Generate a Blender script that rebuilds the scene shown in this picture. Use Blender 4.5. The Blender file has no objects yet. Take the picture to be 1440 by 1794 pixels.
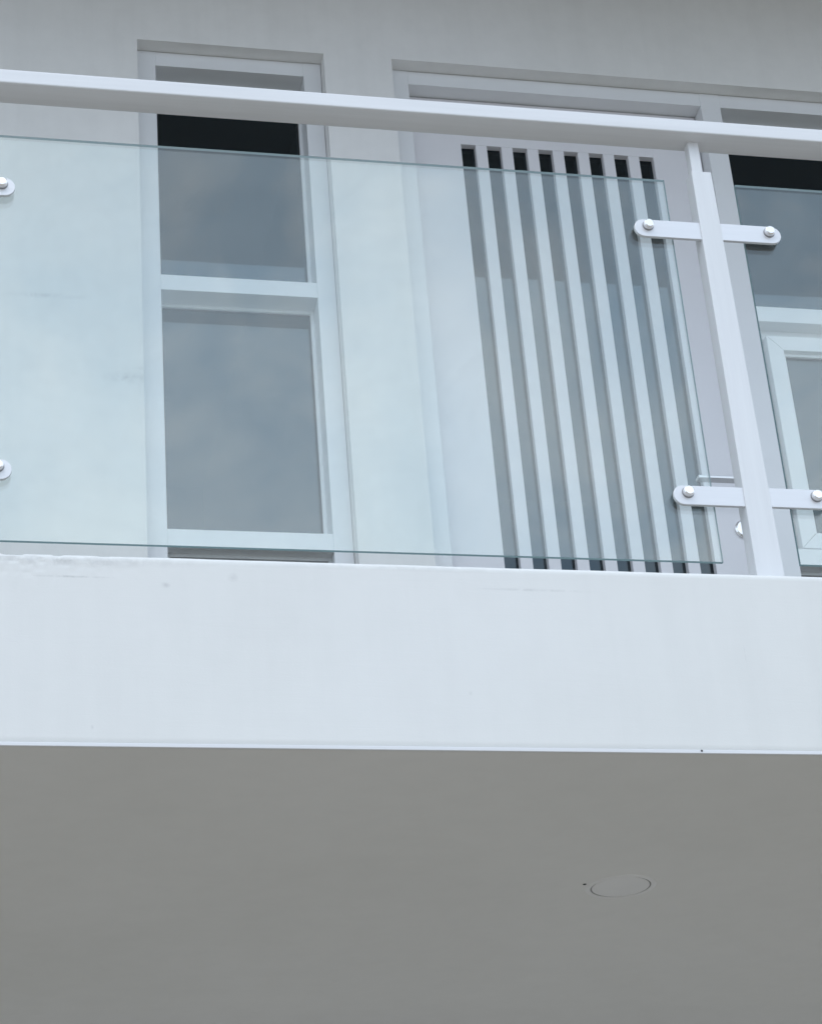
import bpy, bmesh, math, random
from mathutils import Matrix, Vector, noise
random.seed(7)
scene = bpy.context.scene
COL = scene.collection

# ------------------------------------------------------------------ camera
YAW, PITCH, ROLL = math.radians(14.03445), math.radians(28.1382), math.radians(4.75775)
fw = Vector((math.sin(YAW)*math.cos(PITCH), math.cos(YAW)*math.cos(PITCH), math.sin(PITCH)))
rt = fw.cross(Vector((0, 0, 1))).normalized()
dn = fw.cross(rt)
c_, s_ = math.cos(ROLL), math.sin(ROLL)
r2 = c_*rt + s_*dn
d2 = -s_*rt + c_*dn
cam_data = bpy.data.cameras.new('camera')
cam = bpy.data.objects.new('camera', cam_data)
COL.objects.link(cam)
m = Matrix((r2, -d2, -fw)).transposed().to_4x4()
m.translation = Vector((0, -3.85, 1.6))
cam.matrix_world = m
cam_data.sensor_fit = 'HORIZONTAL'
cam_data.sensor_width = 36.0
cam_data.lens = 3966.79/1440*36
cam_data.clip_start = 0.05
cam_data.clip_end = 2000
scene.camera = cam

# ------------------------------------------------------------------ sky and sun (bright overcast)
SUN_EL, SUN_AZ = math.radians(52), math.radians(205)     # azimuth from +y clockwise: high, in front of the facade
world = bpy.data.worlds.new('World')
scene.world = world
world.use_nodes = True
wn, wl = world.node_tree.nodes, world.node_tree.links
wn.clear()
sky = wn.new('ShaderNodeTexSky')
sky.sky_type = 'NISHITA'
sky.sun_disc = False
sky.sun_elevation = SUN_EL
sky.sun_rotation = SUN_AZ
sky.air_density = 1.0
sky.dust_density = 2.0
tc = wn.new('ShaderNodeTexCoord')
nz = wn.new('ShaderNodeTexNoise')
nz.inputs['Scale'].default_value = 7.5
nz.inputs['Detail'].default_value = 8
nz.inputs['Roughness'].default_value = 0.6
nz.inputs['Distortion'].default_value = 0.6
wl.new(tc.outputs['Generated'], nz.inputs['Vector'])
rampc = wn.new('ShaderNodeValToRGB')                      # cloud thickness -> cloud brightness
rampc.color_ramp.elements[0].position = 0.39
rampc.color_ramp.elements[0].color = (0.56, 0.74, 0.95, 1)
rampc.color_ramp.elements[1].position = 0.62
rampc.color_ramp.elements[1].color = (0.98, 1.08, 1.20, 1)
wl.new(nz.outputs['Fac'], rampc.inputs['Fac'])
bright = wn.new('ShaderNodeVectorMath'); bright.operation = 'SCALE'
bright.inputs['Scale'].default_value = 17.2
wl.new(rampc.outputs['Color'], bright.inputs[0])
mixs = wn.new('ShaderNodeMix'); mixs.data_type = 'RGBA'
mixs.inputs['Factor'].default_value = 0.82                # overcast: clouds veil most of the blue
wl.new(sky.outputs['Color'], mixs.inputs[6])
wl.new(bright.outputs[0], mixs.inputs[7])
bg = wn.new('ShaderNodeBackground')
bg.inputs['Strength'].default_value = 0.10
wl.new(mixs.outputs[2], bg.inputs['Color'])
wo = wn.new('ShaderNodeOutputWorld')
wl.new(bg.outputs[0], wo.inputs['Surface'])

sd = bpy.data.lights.new('sun', 'SUN')
sd.energy = 0.5
sd.angle = math.radians(25)
sd.color = (1.0, 0.97, 0.93)
sun = bpy.data.objects.new('sun', sd)
COL.objects.link(sun)
sv = Vector((math.sin(SUN_AZ)*math.cos(SUN_EL), math.cos(SUN_AZ)*math.cos(SUN_EL), math.sin(SUN_EL)))
sun.rotation_euler = (-sv).to_track_quat('-Z', 'Y').to_euler()
sun.location = sv*30

vs = scene.view_settings
vs.view_transform = 'Standard'
vs.look = 'None'
vs.exposure = 0.0
vs.gamma = 1.0
vs.use_curve_mapping = False
scene.render.engine = 'CYCLES'
scene.cycles.max_bounces = 7
scene.cycles.diffuse_bounces = 4
scene.cycles.transparent_max_bounces = 16

# ------------------------------------------------------------------ materials
def new_mat(name):
    mt = bpy.data.materials.new(name)
    mt.use_nodes = True
    n, l = mt.node_tree.nodes, mt.node_tree.links
    n.clear()
    out = n.new('ShaderNodeOutputMaterial')
    return mt, n, l, out

def ramp(n, stops):
    r = n.new('ShaderNodeValToRGB')
    e = r.color_ramp.elements
    while len(e) < len(stops): e.new(0.5)
    for i, (p, c) in enumerate(stops):
        e[i].position = p
        e[i].color = (c, c, c, 1) if isinstance(c, (int, float)) else (*c, 1)
    return r

def mul(n, l, a, b):
    x = n.new('ShaderNodeMix'); x.data_type = 'RGBA'; x.blend_type = 'MULTIPLY'
    x.inputs['Factor'].default_value = 1
    l.new(a, x.inputs[6]); l.new(b, x.inputs[7])
    return x.outputs[2]

def noise_tex(n, l, vec, scale, detail=5, rough=0.55, dist=0.0):
    t = n.new('ShaderNodeTexNoise')
    t.inputs['Scale'].default_value = scale
    t.inputs['Detail'].default_value = detail
    t.inputs['Roughness'].default_value = rough
    t.inputs['Distortion'].default_value = dist
    l.new(vec, t.inputs['Vector'])
    return t

def blob(n, l, vec, centre, size):
    """soft ellipsoid mask 1 at centre, 0 outside (object coordinates are world metres)"""
    mp = n.new('ShaderNodeMapping')
    mp.vector_type = 'TEXTURE'
    mp.inputs['Location'].default_value = centre
    mp.inputs['Scale'].default_value = size
    l.new(vec, mp.inputs['Vector'])
    ln = n.new('ShaderNodeVectorMath'); ln.operation = 'LENGTH'
    l.new(mp.outputs[0], ln.inputs[0])
    mr = n.new('ShaderNodeMapRange')
    mr.inputs[1].default_value = 1.0; mr.inputs[2].default_value = 0.0
    mr.inputs[3].default_value = 0.0; mr.inputs[4].default_value = 1.0
    l.new(ln.outputs['Value'], mr.inputs[0])
    return mr.outputs[0]

def paint(name, base, rough=0.75, var=0.05, bump=0.12, fine=260, stains=(), trowel=0.0, streak=0.0, broad=0.0):
    mt, n, l, out = new_mat(name)
    t = n.new('ShaderNodeTexCoord')
    vec = t.outputs['Object']
    big = noise_tex(n, l, vec, 1.7, 4, 0.6, 0.4)
    r1 = ramp(n, [(0.3, 1-var), (0.7, 1.0)])
    l.new(big.outputs['Fac'], r1.inputs['Fac'])
    mid = noise_tex(n, l, vec, 14, 4, 0.6)
    r2_ = ramp(n, [(0.35, 1-var*0.6), (0.6, 1.0)])
    l.new(mid.outputs['Fac'], r2_.inputs['Fac'])
    col = mul(n, l, r1.outputs['Color'], r2_.outputs['Color'])
    if broad:
        bn = noise_tex(n, l, vec, 0.55, 3, 0.5, 0.3)
        rb = ramp(n, [(0.32, tuple(q*(1-broad) for q in (1.0, 1.0, 0.985))), (0.68, 1.0)])
        l.new(bn.outputs['Fac'], rb.inputs['Fac'])
        col = mul(n, l, col, rb.outputs['Color'])
    if streak:
        mp = n.new('ShaderNodeMapping')
        mp.inputs['Scale'].default_value = (9, 9, 0.6)
        l.new(vec, mp.inputs['Vector'])
        st = noise_tex(n, l, mp.outputs[0], 1.6, 5, 0.6)
        r3 = ramp(n, [(0.3, 1-streak), (0.55, 1.0)])
        l.new(st.outputs['Fac'], r3.inputs['Fac'])
        col = mul(n, l, col, r3.outputs['Color'])
    rgb = n.new('ShaderNodeRGB'); rgb.outputs[0].default_value = (*base, 1)
    col = mul(n, l, rgb.outputs[0], col)
    if stains:
        ns = noise_tex(n, l, vec, 30, 4, 0.7, 1.0)
        rr = ramp(n, [(0.38, 0.0), (0.6, 1.0)])
        l.new(ns.outputs['Fac'], rr.inputs['Fac'])
    for centre, size, dark in stains:
        b = blob(n, l, vec, centre, size)
        mm = n.new('ShaderNodeMath'); mm.operation = 'MULTIPLY'
        l.new(b, mm.inputs[0]); l.new(rr.outputs['Color'], mm.inputs[1])
        mx = n.new('ShaderNodeMix'); mx.data_type = 'RGBA'
        l.new(mm.outputs[0], mx.inputs[0])
        l.new(col, mx.inputs[6]); mx.inputs[7].default_value = (*[c*dark for c in base], 1)
        col = mx.outputs[2]
    p = n.new('ShaderNodeBsdfPrincipled')
    l.new(col, p.inputs['Base Color'])
    p.inputs['Roughness'].default_value = rough
    p.inputs['Specular IOR Level'].default_value = 0.35
    fn = noise_tex(n, l, vec, fine, 2, 0.6)
    un = noise_tex(n, l, vec, 7, 3, 0.55)
    ad = n.new('ShaderNodeMath'); ad.operation = 'MULTIPLY_ADD'
    l.new(un.outputs['Fac'], ad.inputs[0]); ad.inputs[1].default_value = 1.2
    l.new(fn.outputs['Fac'], ad.inputs[2])
    hgt = ad.outputs[0]
    if trowel:
        mt_ = n.new('ShaderNodeMapping'); mt_.inputs['Scale'].default_value = (3.0, 3.0, 34.0)
        l.new(vec, mt_.inputs['Vector'])
        tn = noise_tex(n, l, mt_.outputs[0], 1.0, 4, 0.6, 0.5)
        rt_ = ramp(n, [(0.46, 0.0), (0.50, 1.0)])
        l.new(tn.outputs['Fac'], rt_.inputs['Fac'])
        a2 = n.new('ShaderNodeMath'); a2.operation = 'MULTIPLY_ADD'
        l.new(rt_.outputs['Color'], a2.inputs[0]); a2.inputs[1].default_value = trowel
        l.new(hgt, a2.inputs[2])
        hgt = a2.outputs[0]
    bp = n.new('ShaderNodeBump')
    bp.inputs['Strength'].default_value = bump
    bp.inputs['Distance'].default_value = 0.002
    l.new(hgt, bp.inputs['Height'])
    l.new(bp.outputs[0], p.inputs['Normal'])
    l.new(p.outputs[0], out.inputs['Surface'])
    return mt

def coat(name, base, rough=0.4, bump=0.03, metallic=0.0, var=0.04, grain=None):
    mt, n, l, out = new_mat(name)
    t = n.new('ShaderNodeTexCoord'); vec = t.outputs['Object']
    gv = vec
    if grain:
        gm = n.new('ShaderNodeMapping'); gm.inputs['Scale'].default_value = grain
        l.new(vec, gm.inputs['Vector']); gv = gm.outputs[0]
    a = noise_tex(n, l, gv, 6, 5, 0.6)
    r = ramp(n, [(0.3, tuple(c*(1-var) for c in base)), (0.7, base)])
    l.new(a.outputs['Fac'], r.inputs['Fac'])
    p = n.new('ShaderNodeBsdfPrincipled')
    l.new(r.outputs['Color'], p.inputs['Base Color'])
    p.inputs['Metallic'].default_value = metallic
    rr = n.new('ShaderNodeMapRange')
    rr.inputs[3].default_value = rough*0.85; rr.inputs[4].default_value = rough*1.25
    l.new(a.outputs['Fac'], rr.inputs[0])
    l.new(rr.outputs[0], p.inputs['Roughness'])
    b = noise_tex(n, l, vec, 420, 3)
    bp = n.new('ShaderNodeBump'); bp.inputs['Strength'].default_value = bump; bp.inputs['Distance'].default_value = 0.001
    l.new(b.outputs['Fac'], bp.inputs['Height'])
    l.new(bp.outputs[0], p.inputs['Normal'])
    l.new(p.outputs[0], out.inputs['Surface'])
    return mt

def sheet_glass(name, tint, f0=0.045, wav=0.0, dust=0.0, refl=(1, 1, 1)):
    """clear flat glass: tinted straight-through transmission with Fresnel mirror reflection on each face"""
    mt, n, l, out = new_mat(name)
    geo = n.new('ShaderNodeNewGeometry')
    t = n.new('ShaderNodeTexCoord')
    tr = n.new('ShaderNodeBsdfTransparent'); tr.inputs['Color'].default_value = (*tint, 1)
    gl = n.new('ShaderNodeBsdfGlossy'); gl.inputs['Roughness'].default_value = 0.012
    gl.inputs['Color'].default_value = (*refl, 1)
    if wav:
        w = noise_tex(n, l, t.outputs['Object'], 2.2, 3)
        bp = n.new('ShaderNodeBump'); bp.inputs['Strength'].default_value = wav; bp.inputs['Distance'].default_value = 0.01
        l.new(w.outputs['Fac'], bp.inputs['Height'])
        l.new(bp.outputs[0], gl.inputs['Normal'])
    dt = n.new('ShaderNodeVectorMath'); dt.operation = 'DOT_PRODUCT'
    l.new(geo.outputs['Incoming'], dt.inputs[0]); l.new(geo.outputs['Normal'], dt.inputs[1])
    ab = n.new('ShaderNodeMath'); ab.operation = 'ABSOLUTE'; l.new(dt.outputs['Value'], ab.inputs[0])
    su = n.new('ShaderNodeMath'); su.operation = 'SUBTRACT'; su.inputs[0].default_value = 1; l.new(ab.outputs[0], su.inputs[1])
    pw = n.new('ShaderNodeMath'); pw.operation = 'POWER'; l.new(su.outputs[0], pw.inputs[0]); pw.inputs[1].default_value = 5
    ma = n.new('ShaderNodeMath'); ma.operation = 'MULTIPLY_ADD'; l.new(pw.outputs[0], ma.inputs[0])
    ma.inputs[1].default_value = 1-f0; ma.inputs[2].default_value = f0
    mx = n.new('ShaderNodeMixShader')
    l.new(ma.outputs[0], mx.inputs[0]); l.new(tr.outputs[0], mx.inputs[1]); l.new(gl.outputs[0], mx.inputs[2])
    res = mx.outputs[0]
    if dust:
        d = noise_tex(n, l, t.outputs['Object'], 3.5, 7, 0.65, 0.8)
        r = ramp(n, [(0.35, 0.0), (0.8, dust)])
        l.new(d.outputs['Fac'], r.inputs['Fac'])
        df = n.new('ShaderNodeBsdfDiffuse'); df.inputs['Color'].default_value = (0.6, 0.6, 0.58, 1)
        m2 = n.new('ShaderNodeMixShader')
        l.new(r.outputs['Color'], m2.inputs[0]); l.new(res, m2.inputs[1]); l.new(df.outputs[0], m2.inputs[2])
        res = m2.outputs[0]
    l.new(res, out.inputs['Surface'])
    return mt

M = {}
M['wall'] = paint('wall_paint', (0.81, 0.805, 0.80), var=0.045, bump=0.12, streak=0.03, broad=0.03,
                  stains=[((0.565, 1.5, 4.945), (0.085, 0.05, 0.022), 0.68), ((0.33, 1.5, 5.203), (0.16, 0.05, 0.012), 0.78),
                          ((0.62, 1.5, 4.975), (0.05, 0.05, 0.01), 0.8), ((0.30, 1.5, 4.78), (0.09, 0.05, 0.07), 0.93)])
M['fascia'] = paint('fascia_paint', (0.745, 0.74, 0.728), var=0.02, bump=0.07, streak=0.022, trowel=0.3, broad=0.03,
                    stains=[((0.28, 0, 3.592), (0.30, 0.1, 0.016), 0.78), ((0.47, 0, 3.545), (0.012, 0.1, 0.008), 0.75),
                            ((0.60, 0, 3.565), (0.012, 0.1, 0.012), 0.8), ((0.9, 0, 3.597), (0.4, 0.1, 0.01), 0.88), ((1.62, 0, 3.42), (0.0018, 0.1, 0.03), 0.8), ((1.2, 0, 3.556), (0.14, 0.1, 0.004), 0.82), ((0.29, 0, 3.558), (0.09, 0.1, 0.003), 0.7), ((1.05, 0, 3.33), (0.005, 0.1, 0.006), 0.8), ((0.33, 0, 3.25), (0.004, 0.1, 0.006), 0.82)])
M['soffit'] = paint('soffit_paint', (0.785, 0.775, 0.752), var=0.03, bump=0.08, broad=0.07)
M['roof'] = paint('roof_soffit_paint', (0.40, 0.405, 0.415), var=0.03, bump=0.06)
M['ground'] = paint('concrete_paving', (0.42, 0.37, 0.312), rough=0.9, var=0.25, bump=0.4, fine=60)
M['rail'] = coat('white_powder_coat', (0.73, 0.73, 0.745), rough=0.33, var=0.07, grain=(0.35, 9, 9))
M['post'] = coat('white_post_coat', (0.72, 0.725, 0.74), rough=0.33, var=0.07, grain=(9, 9, 0.35))
M['arm'] = coat('satin_bracket_metal', (0.70, 0.70, 0.72), rough=0.34, metallic=0.35, var=0.06, grain=(0.6, 9, 9))
M['frame'] = coat('white_window_frame', (0.76, 0.77, 0.79), rough=0.42)
M['leaf'] = coat('door_leaf_paint', (0.74, 0.73, 0.76), rough=0.5)
M['steel'] = coat('brushed_steel', (0.62, 0.62, 0.62), rough=0.28, metallic=1.0)
M['bolt'] = coat('polished_bolt', (0.90, 0.88, 0.88), rough=0.22, metallic=0.8)
M['washer'] = coat('grey_washer', (0.30, 0.30, 0.31), rough=0.5, metallic=0.6)
M['rubber'] = coat('dark_gasket', (0.03, 0.03, 0.032), rough=0.7)
M['gap'] = coat('gap_shade_grey', (0.28, 0.275, 0.265), rough=0.8)  # shade inside the cover's groove, put in as an even grey
M['screw'] = coat('dark_screw', (0.05, 0.05, 0.05), rough=0.6)
M['cover'] = coat('light_cover_plastic', (0.78, 0.77, 0.755), rough=0.5)
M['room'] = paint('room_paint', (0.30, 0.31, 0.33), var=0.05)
M['glass'] = sheet_glass('railing_glass', (0.938, 0.974, 0.964), 0.088, wav=0.02, dust=0.05, refl=(1.0, 1.0, 0.975))
M['pane'] = sheet_glass('window_glass', (0.20, 0.29, 0.36), 0.078, wav=0.03, refl=(0.80, 0.93, 0.98))
# ground polished edge of the green-tinted glass
mt, n, l, out = new_mat('glass_edge')
p = n.new('ShaderNodeBsdfPrincipled')
p.inputs['Base Color'].default_value = (0.06, 0.13, 0.15, 1)
p.inputs['Roughness'].default_value = 0.3
tl = n.new('ShaderNodeBsdfTranslucent')
tl.inputs['Color'].default_value = (0.55, 0.72, 0.74, 1)
mx = n.new('ShaderNodeMixShader'); mx.inputs[0].default_value = 0.22
l.new(p.outputs[0], mx.inputs[1]); l.new(tl.outputs[0], mx.inputs[2])
l.new(mx.outputs[0], out.inputs['Surface'])
M['glass_edge'] = mt

# ------------------------------------------------------------------ helpers
def link(name, bm, mats, parent=None, smooth=False):
    me = bpy.data.meshes.new(name)
    bm.to_mesh(me); bm.free()
    for q in (mats if isinstance(mats, (list, tuple)) else [mats]): me.materials.append(q)
    if smooth:
        for f in me.polygons: f.use_smooth = True
    o = bpy.data.objects.new(name, me)
    COL.objects.link(o)
    if parent is not None: o.parent = parent
    return o

def box_bm(x0, x1, y0, y1, z0, z1, bev=0.0, seg=2):
    bm = bmesh.new()
    v = [bm.verts.new((x, y, z)) for z in (z0, z1) for y in (y0, y1) for x in (x0, x1)]
    for q in ((0, 2, 3, 1), (4, 5, 7, 6), (0, 1, 5, 4), (2, 6, 7, 3), (0, 4, 6, 2), (1, 3, 7, 5)):
        bm.faces.new([v[i] for i in q])
    if bev:
        bmesh.ops.bevel(bm, geom=bm.edges[:], offset=bev, segments=seg, affect='EDGES', profile=0.6)
    return bm

def box(name, x, y, z, mat, parent=None, bev=0.0015):
    return link(name, box_bm(x[0], x[1], y[0], y[1], z[0], z[1], bev), mat, parent)

def prism_bm(outline, y0, y1, bev=0.0):
    """outline: list of (x, z), counter-clockwise seen from the street (-y)"""
    bm = bmesh.new()
    a = [bm.verts.new((x, y0, z)) for x, z in outline]
    b = [bm.verts.new((x, y1, z)) for x, z in outline]
    bm.faces.new(a); bm.faces.new(b[::-1])
    k = len(outline)
    for i in range(k):
        j = (i+1) % k
        bm.faces.new((a[j], a[i], b[i], b[j]))
    bmesh.ops.recalc_face_normals(bm, faces=bm.faces[:])
    if bev:
        ed = [e for e in bm.edges if abs(e.verts[0].co.y-e.verts[1].co.y) < 1e-6]
        bmesh.ops.bevel(bm, geom=ed, offset=bev, segments=2, affect='EDGES', profile=0.6)
    return bm

def lathe_bm(profile, axis='y', seg=28):
    """profile: (radius, along) pairs turned round the axis through the origin"""
    bm = bmesh.new()
    rings = []
    for r, h in profile:
        if r < 1e-6:
            rings.append([bm.verts.new((0, h, 0) if axis == 'y' else (0, 0, h))])
        else:
            rings.append([bm.verts.new((r*math.cos(a), h, r*math.sin(a)) if axis == 'y' else (r*math.cos(a), r*math.sin(a), h))
                          for a in [2*math.pi*i/seg for i in range(seg)]])
    for A, B in zip(rings, rings[1:]):
        for i in range(seg):
            j = (i+1) % seg
            if len(A) == 1 and len(B) == 1: continue
            if len(A) == 1: bm.faces.new((A[0], B[i], B[j]))
            elif len(B) == 1: bm.faces.new((A[i], A[j], B[0]))
            else: bm.faces.new((A[i], A[j], B[j], B[i]))
    bmesh.ops.recalc_face_normals(bm, faces=bm.faces[:])
    return bm

def empty(name, loc=(0, 0, 0), parent=None):
    o = bpy.data.objects.new(name, None)
    o.empty_display_size = 0.1
    COL.objects.link(o)
    o.location = loc
    if parent is not None: o.parent = parent
    return o

def tag(o, label=None, cat=None, group=None, kind=None):
    if label: o['label'] = label
    if cat: o['category'] = cat
    if group: o['group'] = group
    if kind: o['kind'] = kind
    return o

# ------------------------------------------------------------------ ground
bm = bmesh.new()
G = 300
bm.faces.new([bm.verts.new(q) for q in ((-G, -G, 0), (G, -G, 0), (G, G, 0), (-G, G, 0))])
tag(link('ground', bm, M['ground']), kind='structure')

# ------------------------------------------------------------------ house: walls, balcony slab, roof slab
XL, XR = -3.4, 6.2            # ends of the house
Z_SOF, Z_TOP = 3.211, 3.607   # underside and top of the balcony edge
YW, YW2 = 1.5, 1.72           # upper wall face and its back
house = empty('house', (1.4, 1.5, 0))
tag(house, 'white rendered two storey house with a balcony, louvred door and narrow windows', 'house')
hx, hy, hz = house.location
def hp(o):                    # keep world coordinates while parented to the house
    o.parent = house
    o.location = (-hx, -hy, -hz)
    return o

HEAD = 6.1525
SILL = 3.66
WIN_L = (0.608, 1.181)        # tall narrow window opening
WIN_D = (1.3945, 3.62)        # opening shared by the door and the right window
def wall_with_openings(x0, x1, z0, z1, y0, y1, holes):
    xs = sorted({x0, x1, *[h[0] for h in holes], *[h[1] for h in holes]})
    zs = sorted({z0, z1, *[h[2] for h in holes], *[h[3] for h in holes]})
    solid = lambda i, j: 0 <= i < len(xs)-1 and 0 <= j < len(zs)-1 and not any(
        h[0] <= (xs[i]+xs[i+1])/2 <= h[1] and h[2] <= (zs[j]+zs[j+1])/2 <= h[3] for h in holes)
    bm = bmesh.new()
    V = {}
    def v(i, j, k):
        if (i, j, k) not in V: V[i, j, k] = bm.verts.new((xs[i], (y0, y1)[k], zs[j]))
        return V[i, j, k]
    for i in range(len(xs)-1):
        for j in range(len(zs)-1):
            if not solid(i, j): continue
            bm.faces.new((v(i, j, 0), v(i+1, j, 0), v(i+1, j+1, 0), v(i, j+1, 0)))
            bm.faces.new((v(i, j, 1), v(i, j+1, 1), v(i+1, j+1, 1), v(i+1, j, 1)))
            if not solid(i-1, j): bm.faces.new((v(i, j, 0), v(i, j+1, 0), v(i, j+1, 1), v(i, j, 1)))
            if not solid(i+1, j): bm.faces.new((v(i+1, j, 0), v(i+1, j, 1), v(i+1, j+1, 1), v(i+1, j+1, 0)))
            if not solid(i, j-1): bm.faces.new((v(i, j, 0), v(i, j, 1), v(i+1, j, 1), v(i+1, j, 0)))
            if not solid(i, j+1): bm.faces.new((v(i, j+1, 0), v(i+1, j+1, 0), v(i+1, j+1, 1), v(i, j+1, 1)))
    # slightly rounded plaster arrises round the openings
    ed = [e for e in bm.edges if len(e.link_faces) == 2 and e.calc_face_angle(0) > 1.0 and all(abs(q.co.y-y0) < 1e-5 for q in e.verts)]
    bmesh.ops.bevel(bm, geom=ed, offset=0.004, segments=2, affect='EDGES')
    return bm
hp(link('upper_wall', wall_with_openings(XL, XR, 3.45, 6.563, YW, YW2,
     [(*WIN_L, SILL, HEAD), (*WIN_D, SILL, HEAD)]), M['wall']))
hp(link('lower_wall', box_bm(XL, XR, 3.2, 3.4, 0.0, 3.44), M['wall']))

# balcony slab: body, edge beam with an uneven hand-trowelled fascia, added bead that brightens its lower edge
BX0, BX1 = -2.6, 5.2
hp(link('balcony_slab', box_bm(BX0+0.004, BX1-0.004, 0.206, 1.716, 3.2128, 3.44), M['soffit']))
hp(link('porch_soffit', box_bm(XL+0.004, XR-0.004, 1.717, 3.198, 3.262, 3.44), M['soffit']))
def fascia_bm():
    bm = bmesh.new()
    prof = [(0.206, Z_SOF), (0.03, Z_SOF), (0.006, Z_SOF), (0.0, Z_SOF+0.006), (0, Z_SOF+0.02), (0, 3.25), (0, 3.29), (0, 3.33), (0, 3.37), (0, 3.41), (0, 3.45), (0, 3.48), (0, 3.51), (0, 3.53), (0, 3.55)]
    zz = 3.55
    while zz < Z_TOP-0.012:
        zz += 0.006; prof.append((0, zz))
    prof += [(0.0015, Z_TOP-0.006), (0.006, Z_TOP-0.001), (0.014, Z_TOP), (0.06, Z_TOP), (0.206, Z_TOP-0.004)]
    xs, x = [], BX0
    while x < BX1:
        xs.append(x)
        x += 0.0045 if 0.08 < x < 0.62 else 0.02
    xs.append(BX1)
    rows = []
    for x in xs:
        row = []
        for (y, z) in prof:
            a = noise.noise(Vector((x*2.1, z*5, 0.3)))*0.0010
            if y < 0.1:
                t = max(0.0, min(1.0, (z-3.535)/0.06))
                near = math.exp(-((x-0.20)/0.16)**2)
                q = noise.fractal(Vector((x*40, z*110, 3.1)), 0.9, 2.1, 3)
                flake = max(0.0, min(1.0, (q-0.12)*9))           # plaster broken away in flat flakes
                yy = y+a+t*(0.0003*q+0.0020*near*flake)
                zq = z+(t**3)*(0.0006*noise.noise(Vector((x*9, 7.7, 0)))-0.0014*near*flake)
            else:
                yy, zq = y, z
            row.append(bm.verts.new((x, yy, zq)))
        rows.append(row)
    k = len(prof)
    for A, B in zip(rows, rows[1:]):
        for j in range(k-1):
            bm.faces.new((A[j], B[j], B[j+1], A[j+1]))
        bm.faces.new((A[k-1], B[k-1], B[0], A[0]))
    bm.faces.new(rows[0]); bm.faces.new(rows[-1][::-1])
    bmesh.ops.recalc_face_normals(bm, faces=bm.faces[:])
    bm.normal_update()
    for f in bm.faces:
        if f.normal.z < -0.9: f.material_index = 1
    return bm
beam = hp(link('balcony_edge_beam', fascia_bm(), [M['fascia'], M['soffit']], smooth=True))
for f in beam.data.polygons:
    if abs(f.normal.z) > 0.9 or f.normal.y > 0.9: f.use_smooth = False
hp(link('bright_edge_bead', box_bm(BX0, BX1, -0.0045, -0.0002, Z_SOF-0.001, Z_SOF+0.0065, 0.0012), M['rail']))  # thin white strip added to catch sky light as a bright edge line
hp(link('balcony_floor', box_bm(BX0, BX1, 0.21, 1.499, 3.442, 3.5), M['ground']))
# roof slab over the balcony, then the rest of the shell so the rooms are dark
hp(link('roof_slab', box_bm(XL-0.3, XR+0.3, 0.028, 8.4, 6.565, 6.95, 0.006), M['roof']))
hp(link('side_wall', box_bm(XL, XL+0.2, YW2+0.002, 8.0, 0.0, 6.563), M['wall']))
hp(link('side_wall', box_bm(XR-0.2, XR, YW2+0.002, 8.0, 0.0, 6.563), M['wall']))
hp(link('back_wall', box_bm(XL, XR, 8.0, 8.2, 0.0, 6.563), M['wall']))
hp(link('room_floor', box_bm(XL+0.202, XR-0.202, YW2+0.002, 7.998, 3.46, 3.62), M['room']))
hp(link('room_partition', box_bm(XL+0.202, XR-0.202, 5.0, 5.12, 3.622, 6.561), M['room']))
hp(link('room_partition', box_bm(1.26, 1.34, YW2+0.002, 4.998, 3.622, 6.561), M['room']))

# ------------------------------------------------------------------ windows and door (parts of the house)
YF, YP = 1.55, 1.636          # front of the frames, front of the panes
def sub(parent, name, x, y, z, mat, bev=0.0015):
    return box(name, x, y, z, mat, parent, bev)
def pane_in(parent, x, z, y=YP, t=0.006, bead=True, gask=True):
    sub(parent, 'pane', (x[0]-0.006, x[1]+0.006), (y, y+t), (z[0]-0.006, z[1]+0.006), M['pane'], 0)
    if gask:
        k, h = 0.0028, 0.0145
        g0, g1, q0, q1 = x[0]+0.0102, x[1]-0.0102, z[0]+0.0102, z[1]-0.0102
        for xa, xb, za, zb in ((g0, g0+k, q0, q1), (g1-k, g1, q0, q1), (g0+k, g1-k, q1-k, q1), (g0+k, g1-k, q0, q0+k)):
            sub(parent, 'gasket', (xa, xb), (y-0.004, y-0.0003), (za, zb), M['rubber'], 0)
    if bead:
        b, d = 0.010, 0.012
        sub(parent, 'glazing_bead', (x[0], x[0]+b), (y-d, y-0.0005), (z[0], z[1]), M['frame'], 0.001)
        sub(parent, 'glazing_bead', (x[1]-b, x[1]), (y-d, y-0.0005), (z[0], z[1]), M['frame'], 0.001)
        sub(parent, 'glazing_bead', (x[0]+b, x[1]-b), (y-d, y-0.0005), (z[1]-b, z[1]), M['frame'], 0.001)
        sub(parent, 'glazing_bead', (x[0]+b, x[1]-b), (y-d, y-0.0005), (z[0], z[0]+b), M['frame'], 0.001)

def part_empty(name, label=None):
    o = empty(name)
    hp(o)
    if label: o['label'] = label
    return o

# tall narrow window
w = part_empty('window', 'tall narrow three-light window with dark panes left of the louvred door')
x0, x1, s0, s1 = 0.6095, 1.1795, 0.668, 1.1245
sub(w, 'frame_stile', (x0, s0), (YF, 1.70), (SILL, HEAD-0.0015), M['frame'])
sub(w, 'frame_stile', (s1, x1), (YF, 1.70), (SILL, HEAD-0.0015), M['frame'])
sub(w, 'head_rail', (s0, s1), (YF+0.0008, 1.70), (6.099, HEAD-0.002), M['frame'])
sub(w, 'transom_rail', (s0, s1), (YF+0.0008, 1.70), (5.280, 5.332), M['frame'])
sub(w, 'bottom_rail', (s0, s1), (YF+0.0008, 1.70), (4.4445, 4.500), M['frame'])
sub(w, 'sill_rail', (s0, s1), (YF+0.0008, 1.70), (SILL, SILL+0.06), M['frame'])
pane_in(w, (s0, s1), (5.332, 6.099))
pane_in(w, (s0, s1), (4.500, 5.280))
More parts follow.
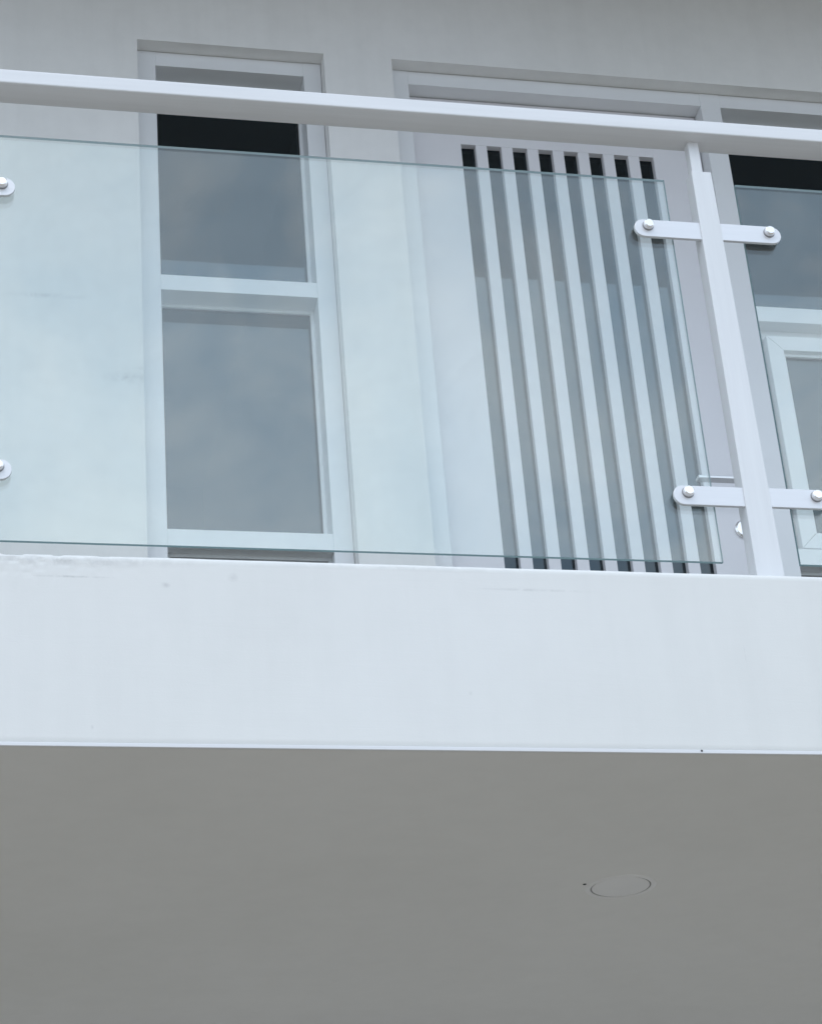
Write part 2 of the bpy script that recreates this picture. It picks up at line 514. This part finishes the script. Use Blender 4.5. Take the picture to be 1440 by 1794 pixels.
pane_in(w, (s0, s1), (SILL+0.06, 4.4445), y=1.60)

# louvred door: frame, leaf of stiles and rails with eight slots, pane behind, lever and lock
d = part_empty('door', 'white balcony door with eight tall narrow slots')
LY = 1.608                    # front of the leaf
sub(d, 'frame_stile', (1.396, 1.4555), (YF, 1.70), (SILL, HEAD-0.0015), M['frame'])
sub(d, 'head_rail', (1.4555, 2.415), (YF+0.0008, 1.70), (6.1005, HEAD-0.002), M['frame'])
sub(d, 'mullion', (2.415, 2.4815), (YF, 1.70), (SILL, HEAD-0.0015), M['frame'])
ST, SB, PITCH_S, GAP = 5.925, 3.86, 0.0831, 0.0468
SX0 = 1.622
slots = [(SX0+i*PITCH_S, SX0+i*PITCH_S+GAP) for i in range(8)]
lx0, lx1 = 1.4585, 2.412
sub(d, 'leaf_stile', (lx0, slots[0][0]), (LY, LY+0.022), (SILL+0.01, 6.097), M['leaf'], 0.001)
sub(d, 'leaf_stile', (slots[-1][1], lx1), (LY, LY+0.022), (SILL+0.01, 6.097), M['leaf'], 0.001)
sub(d, 'leaf_top_rail', (slots[0][0], slots[-1][1]), (LY, LY+0.022), (ST, 6.097), M['leaf'], 0.0004)
sub(d, 'leaf_bottom_rail', (slots[0][0], slots[-1][1]), (LY, LY+0.022), (SILL+0.01, SB), M['leaf'], 0.0004)
first = None
for i in range(7):
    a, b = slots[i][1], slots[i+1][0]
    if first is None:
        first = sub(d, 'slat', (a, b), (LY+0.0005, LY+0.0225), (SB, ST), M['leaf'], 0.0008)
    else:
        o = first.copy(); COL.objects.link(o); o.parent = d
        o.location = (a-slots[0][1]+0.0008*random.uniform(-1, 1), 0.0008*random.uniform(0, 1), 0)
sub(d, 'pane', (slots[0][0]-0.02, slots[-1][1]+0.02), (LY+0.0235, LY+0.0295), (SB-0.02, ST+0.02), M['pane'], 0)
# lever handle
HX, HZ = 2.384, 4.722
hb = lathe_bm([(0, -0.008), (0.022, -0.008), (0.026, -0.005), (0.026, 0)], 'y')
bmesh.ops.translate(hb, verts=hb.verts[:], vec=(HX, LY-0.0002, HZ))
rose = link('handle_rose', hb, M['steel'], d, smooth=True)
bm = lathe_bm([(0.009, -0.052), (0.009, -0.008)], 'y', 16)
bmesh.ops.translate(bm, verts=bm.verts[:], vec=(HX, LY, HZ))
link('handle_neck', bm, M['steel'], d, smooth=True)
link('lever', box_bm(HX-0.173, HX+0.012, LY-0.070, LY-0.042, HZ-0.0055, HZ+0.0055, 0.003, 3), M['steel'], d)
hb = lathe_bm([(0, -0.012), (0.008, -0.012), (0.024, -0.010), (0.029, -0.006), (0.029, 0)], 'y')
bmesh.ops.translate(hb, verts=hb.verts[:], vec=(2.3545, LY-0.0002, 4.5875))
link('lock_rose', hb, M['bolt'], d, smooth=False)

# right window: fixed light over an opening casement with its own sash frame
w = part_empty('window', 'wide window with a dark fixed light above an opening casement, right of the door')
s0, s1 = 2.4815, 3.56
sub(w, 'frame_stile', (s1, 3.6185), (YF, 1.70), (SILL, HEAD-0.0015), M['frame'])
sub(w, 'head_rail', (s0, s1), (YF+0.0008, 1.70), (6.1005, HEAD-0.002), M['frame'])
sub(w, 'transom_rail', (s0, s1), (YF+0.0008, 1.70), (5.283, 5.337), M['frame'])
sub(w, 'bottom_rail', (s0, s1), (YF+0.0008, 1.70), (4.4445, 4.500), M['frame'])
sub(w, 'sill_rail', (s0, s1), (YF+0.0008, 1.70), (SILL, SILL+0.06), M['frame'])
pane_in(w, (s0, s1), (5.337, 6.1005))
pane_in(w, (s0, s1), (SILL+0.06, 4.4445), y=1.60)
# sash with mitred corners, a little behind the frame face
sx0, sx1, sz0, sz1, sw, sy = s0+0.0315, s1-0.0315, 4.5168, 5.2488, 0.0505, 1.576
sub(w, 'sash_stop', (s0, sx0-0.002), (1.603, 1.69), (4.5165, 5.283), M['frame'])
sub(w, 'sash_stop', (sx1+0.002, s1), (1.603, 1.69), (4.5165, 5.283), M['frame'])
sub(w, 'sash_stop', (sx0-0.002, sx1+0.002), (1.6035, 1.69), (sz1+0.002, 5.283), M['frame'])
sub(w, 'sash_stop', (s0, s1), (1.603, 1.69), (4.500, 4.5165), M['frame'])
def mitre(a, b, c_, d_):
    return prism_bm([a, b, c_, d_], sy, sy+0.055, 0.0025)
i0, i1, j0, j1 = sx0+sw, sx1-sw, sz0+sw, sz1-sw
g_ = 0.0002
link('sash_stile', mitre((sx0, sz0+g_), (i0, j0+g_), (i0, j1-g_), (sx0, sz1-g_)), M['frame'], w)
link('sash_stile', mitre((i1, j0+g_), (sx1, sz0+g_), (sx1, sz1-g_), (i1, j1-g_)), M['frame'], w)
link('sash_rail', mitre((i0+g_, j1), (i1-g_, j1), (sx1-g_, sz1), (sx0+g_, sz1)), M['frame'], w)
link('sash_rail', mitre((sx0+g_, sz0), (sx1-g_, sz0), (i1-g_, j0), (i0+g_, j0)), M['frame'], w)
pane_in(w, (i0, i1), (j0, j1), y=sy+0.030)

# ------------------------------------------------------------------ glass balcony railing
rail = empty('balcony_railing', (1.724, 0.085, Z_TOP))
tag(rail, 'white metal balcony railing with clear glass panels and bolted bracket arms', 'railing')
RO = rail.location.copy()
def rp(o):
    o.parent = rail; o.location = -RO
    return o
rp(link('handrail', box_bm(BX0+0.02, BX1-0.02, 0.030, 0.1025, 4.7547, 4.7915, 0.0042, 3), M['rail']))

POST_Y = (0.062, 0.104)
ARM_Y = (0.0655, 0.0735)
GLASS_Y = (0.0795, 0.0875)
ZU, ZL = 4.5045, 3.822        # bracket heights
def stadium(xa, xb, zc, h, round_left):
    """arm outline with one rounded end; rounded end at xa (left) or xb (right)"""
    r = h/2
    pts = []
    if round_left:
        pts = [(xb, zc-r), (xb, zc+r)]
        cx = xa+r
        pts += [(cx+r*math.cos(t), zc+r*math.sin(t)) for t in [math.pi/2+math.pi*k/12 for k in range(13)]]
        return pts
    cx = xb-r
    pts = [(xa, zc+r), (xa, zc-r)]
    pts += [(cx+r*math.cos(t), zc+r*math.sin(t)) for t in [-math.pi/2+math.pi*k/12 for k in range(13)]]
    return pts
def make_post():
    po = empty('post')
    rp(po)
    # upright: straight left edge, right edge widening slightly to the foot; lower end sits on the slab top
    out_ = [(1.7003, Z_TOP-0.012), (1.7615, Z_TOP-0.012), (1.7476, 4.6695), (1.7003, 4.6695)]
    link('upright', prism_bm(out_, POST_Y[0], POST_Y[1], 0.002), M['post'], po)
    link('neck', box_bm(1.7035, 1.7285, POST_Y[0]+0.003, POST_Y[0]+0.028, 4.668, 4.7553, 0.0015), M['post'], po)
    for zc in (ZU, ZL):
        h = 0.0455
        link('bracket_arm', prism_bm(stadium(1.5455, 1.702, zc, h, True), ARM_Y[0], ARM_Y[1], 0.0012), M['arm'], po)
        link('bracket_arm', prism_bm(stadium(1.748, 1.8915, zc, h, False), ARM_Y[0]-0.002, ARM_Y[1]-0.002, 0.0012), M['arm'], po)
        for bx in (1.5775, 1.8635):
            bm = lathe_bm([(0, -0.0125), (0.0090, -0.0125), (0.0112, -0.0108), (0.0118, -0.008), (0.0118, 0.0)], 'y', 26)
            bmesh.ops.translate(bm, verts=bm.verts[:], vec=(bx, ARM_Y[0]-(0.0 if bx < 1.7 else 0.002), zc+0.006))
            link('bolt_head', bm, M['bolt'], po, smooth=False)
            bm = lathe_bm([(0.0118, -0.0012), (0.0132, -0.0012), (0.0134, 0.0)], 'y', 26)
            bmesh.ops.translate(bm, verts=bm.verts[:], vec=(bx, ARM_Y[0]-(0.0 if bx < 1.7 else 0.002), zc+0.006))
            link('washer', bm, M['washer'], po)
            bm = lathe_bm([(0.010, ARM_Y[1]), (0.010, GLASS_Y[0]-0.0003)], 'y', 20)
            bmesh.ops.translate(bm, verts=bm.verts[:], vec=(bx, 0, zc+0.006))
            link('spacer', bm, M['rubber'], po, smooth=True)
    return po
post = make_post()
PITCH_P = 1.709
for k in (-2, -1, 1, 2):
    q = post.copy(); COL.objects.link(q); q.parent = rail
    q.location = -RO + Vector((k*PITCH_P, 0, 0))
    for ch in list(post.children):
        c2 = ch.copy(); COL.objects.link(c2); c2.parent = q
def make_panel():
    bm = box_bm(1.8085, 1.8085+1.5385, GLASS_Y[0], GLASS_Y[1], 3.673, 4.6515)
    for f in bm.faces:
        f.material_index = 0 if abs(f.normal.y) > 0.5 else 1
    bm.normal_update()
    for f in bm.faces:
        f.material_index = 0 if abs(f.normal.y) > 0.5 else 1
    return rp(link('glass_panel', bm, [M['glass'], M['glass_edge']]))
panel = make_panel()
for k in (-2, -1, 1):
    q = panel.copy(); COL.objects.link(q); q.parent = rail
    q.location = -RO + Vector((k*PITCH_P, 0, 0))

# ------------------------------------------------------------------ soffit light and small fixings
ZS = 3.2128
dl = empty('recessed_light', (1.565, 0.775, ZS))
tag(dl, 'round white recessed light cover, unlit, in the balcony soffit', 'light')
link('trim_ring', lathe_bm([(0.0800, 0.0005), (0.0796, -0.0006), (0.0770, -0.0014), (0.0700, -0.0018), (0.0686, -0.0014), (0.0680, 0.0005)], 'z', 72), M['cover'], dl, smooth=False)
o = link('cover_disc', lathe_bm([(0, -0.0014), (0.060, -0.0014), (0.0645, -0.0010), (0.0655, -0.0004), (0.0655, 0.0005)], 'z', 72), M['cover'], dl)
o.rotation_euler = (0, 0, math.radians(-38)); o.scale = (0.985, 1.02, 1)
link('shadow_gap', lathe_bm([(0.0690, -0.0002), (0.0630, -0.0002)], 'z', 72), M['gap'], dl)  # flat grey ring painted as the shade in the groove
def screw(loc, r, label, axis):
    bm = lathe_bm([(0, -0.0016), (r*0.7, -0.0014), (r, -0.0004), (r, 0.0006)], axis, 14)
    o = link('screw', bm, M['screw']); o.location = loc
    tag(o, label, 'screw')
screw((1.4765, 0.758, ZS), 0.0042, 'tiny dark screw in the soffit beside the round light cover', 'z')
screw((1.4985, -0.0046, Z_SOF+0.004), 0.0022, 'tiny dark nail head on the lower edge of the white balcony front', 'y')
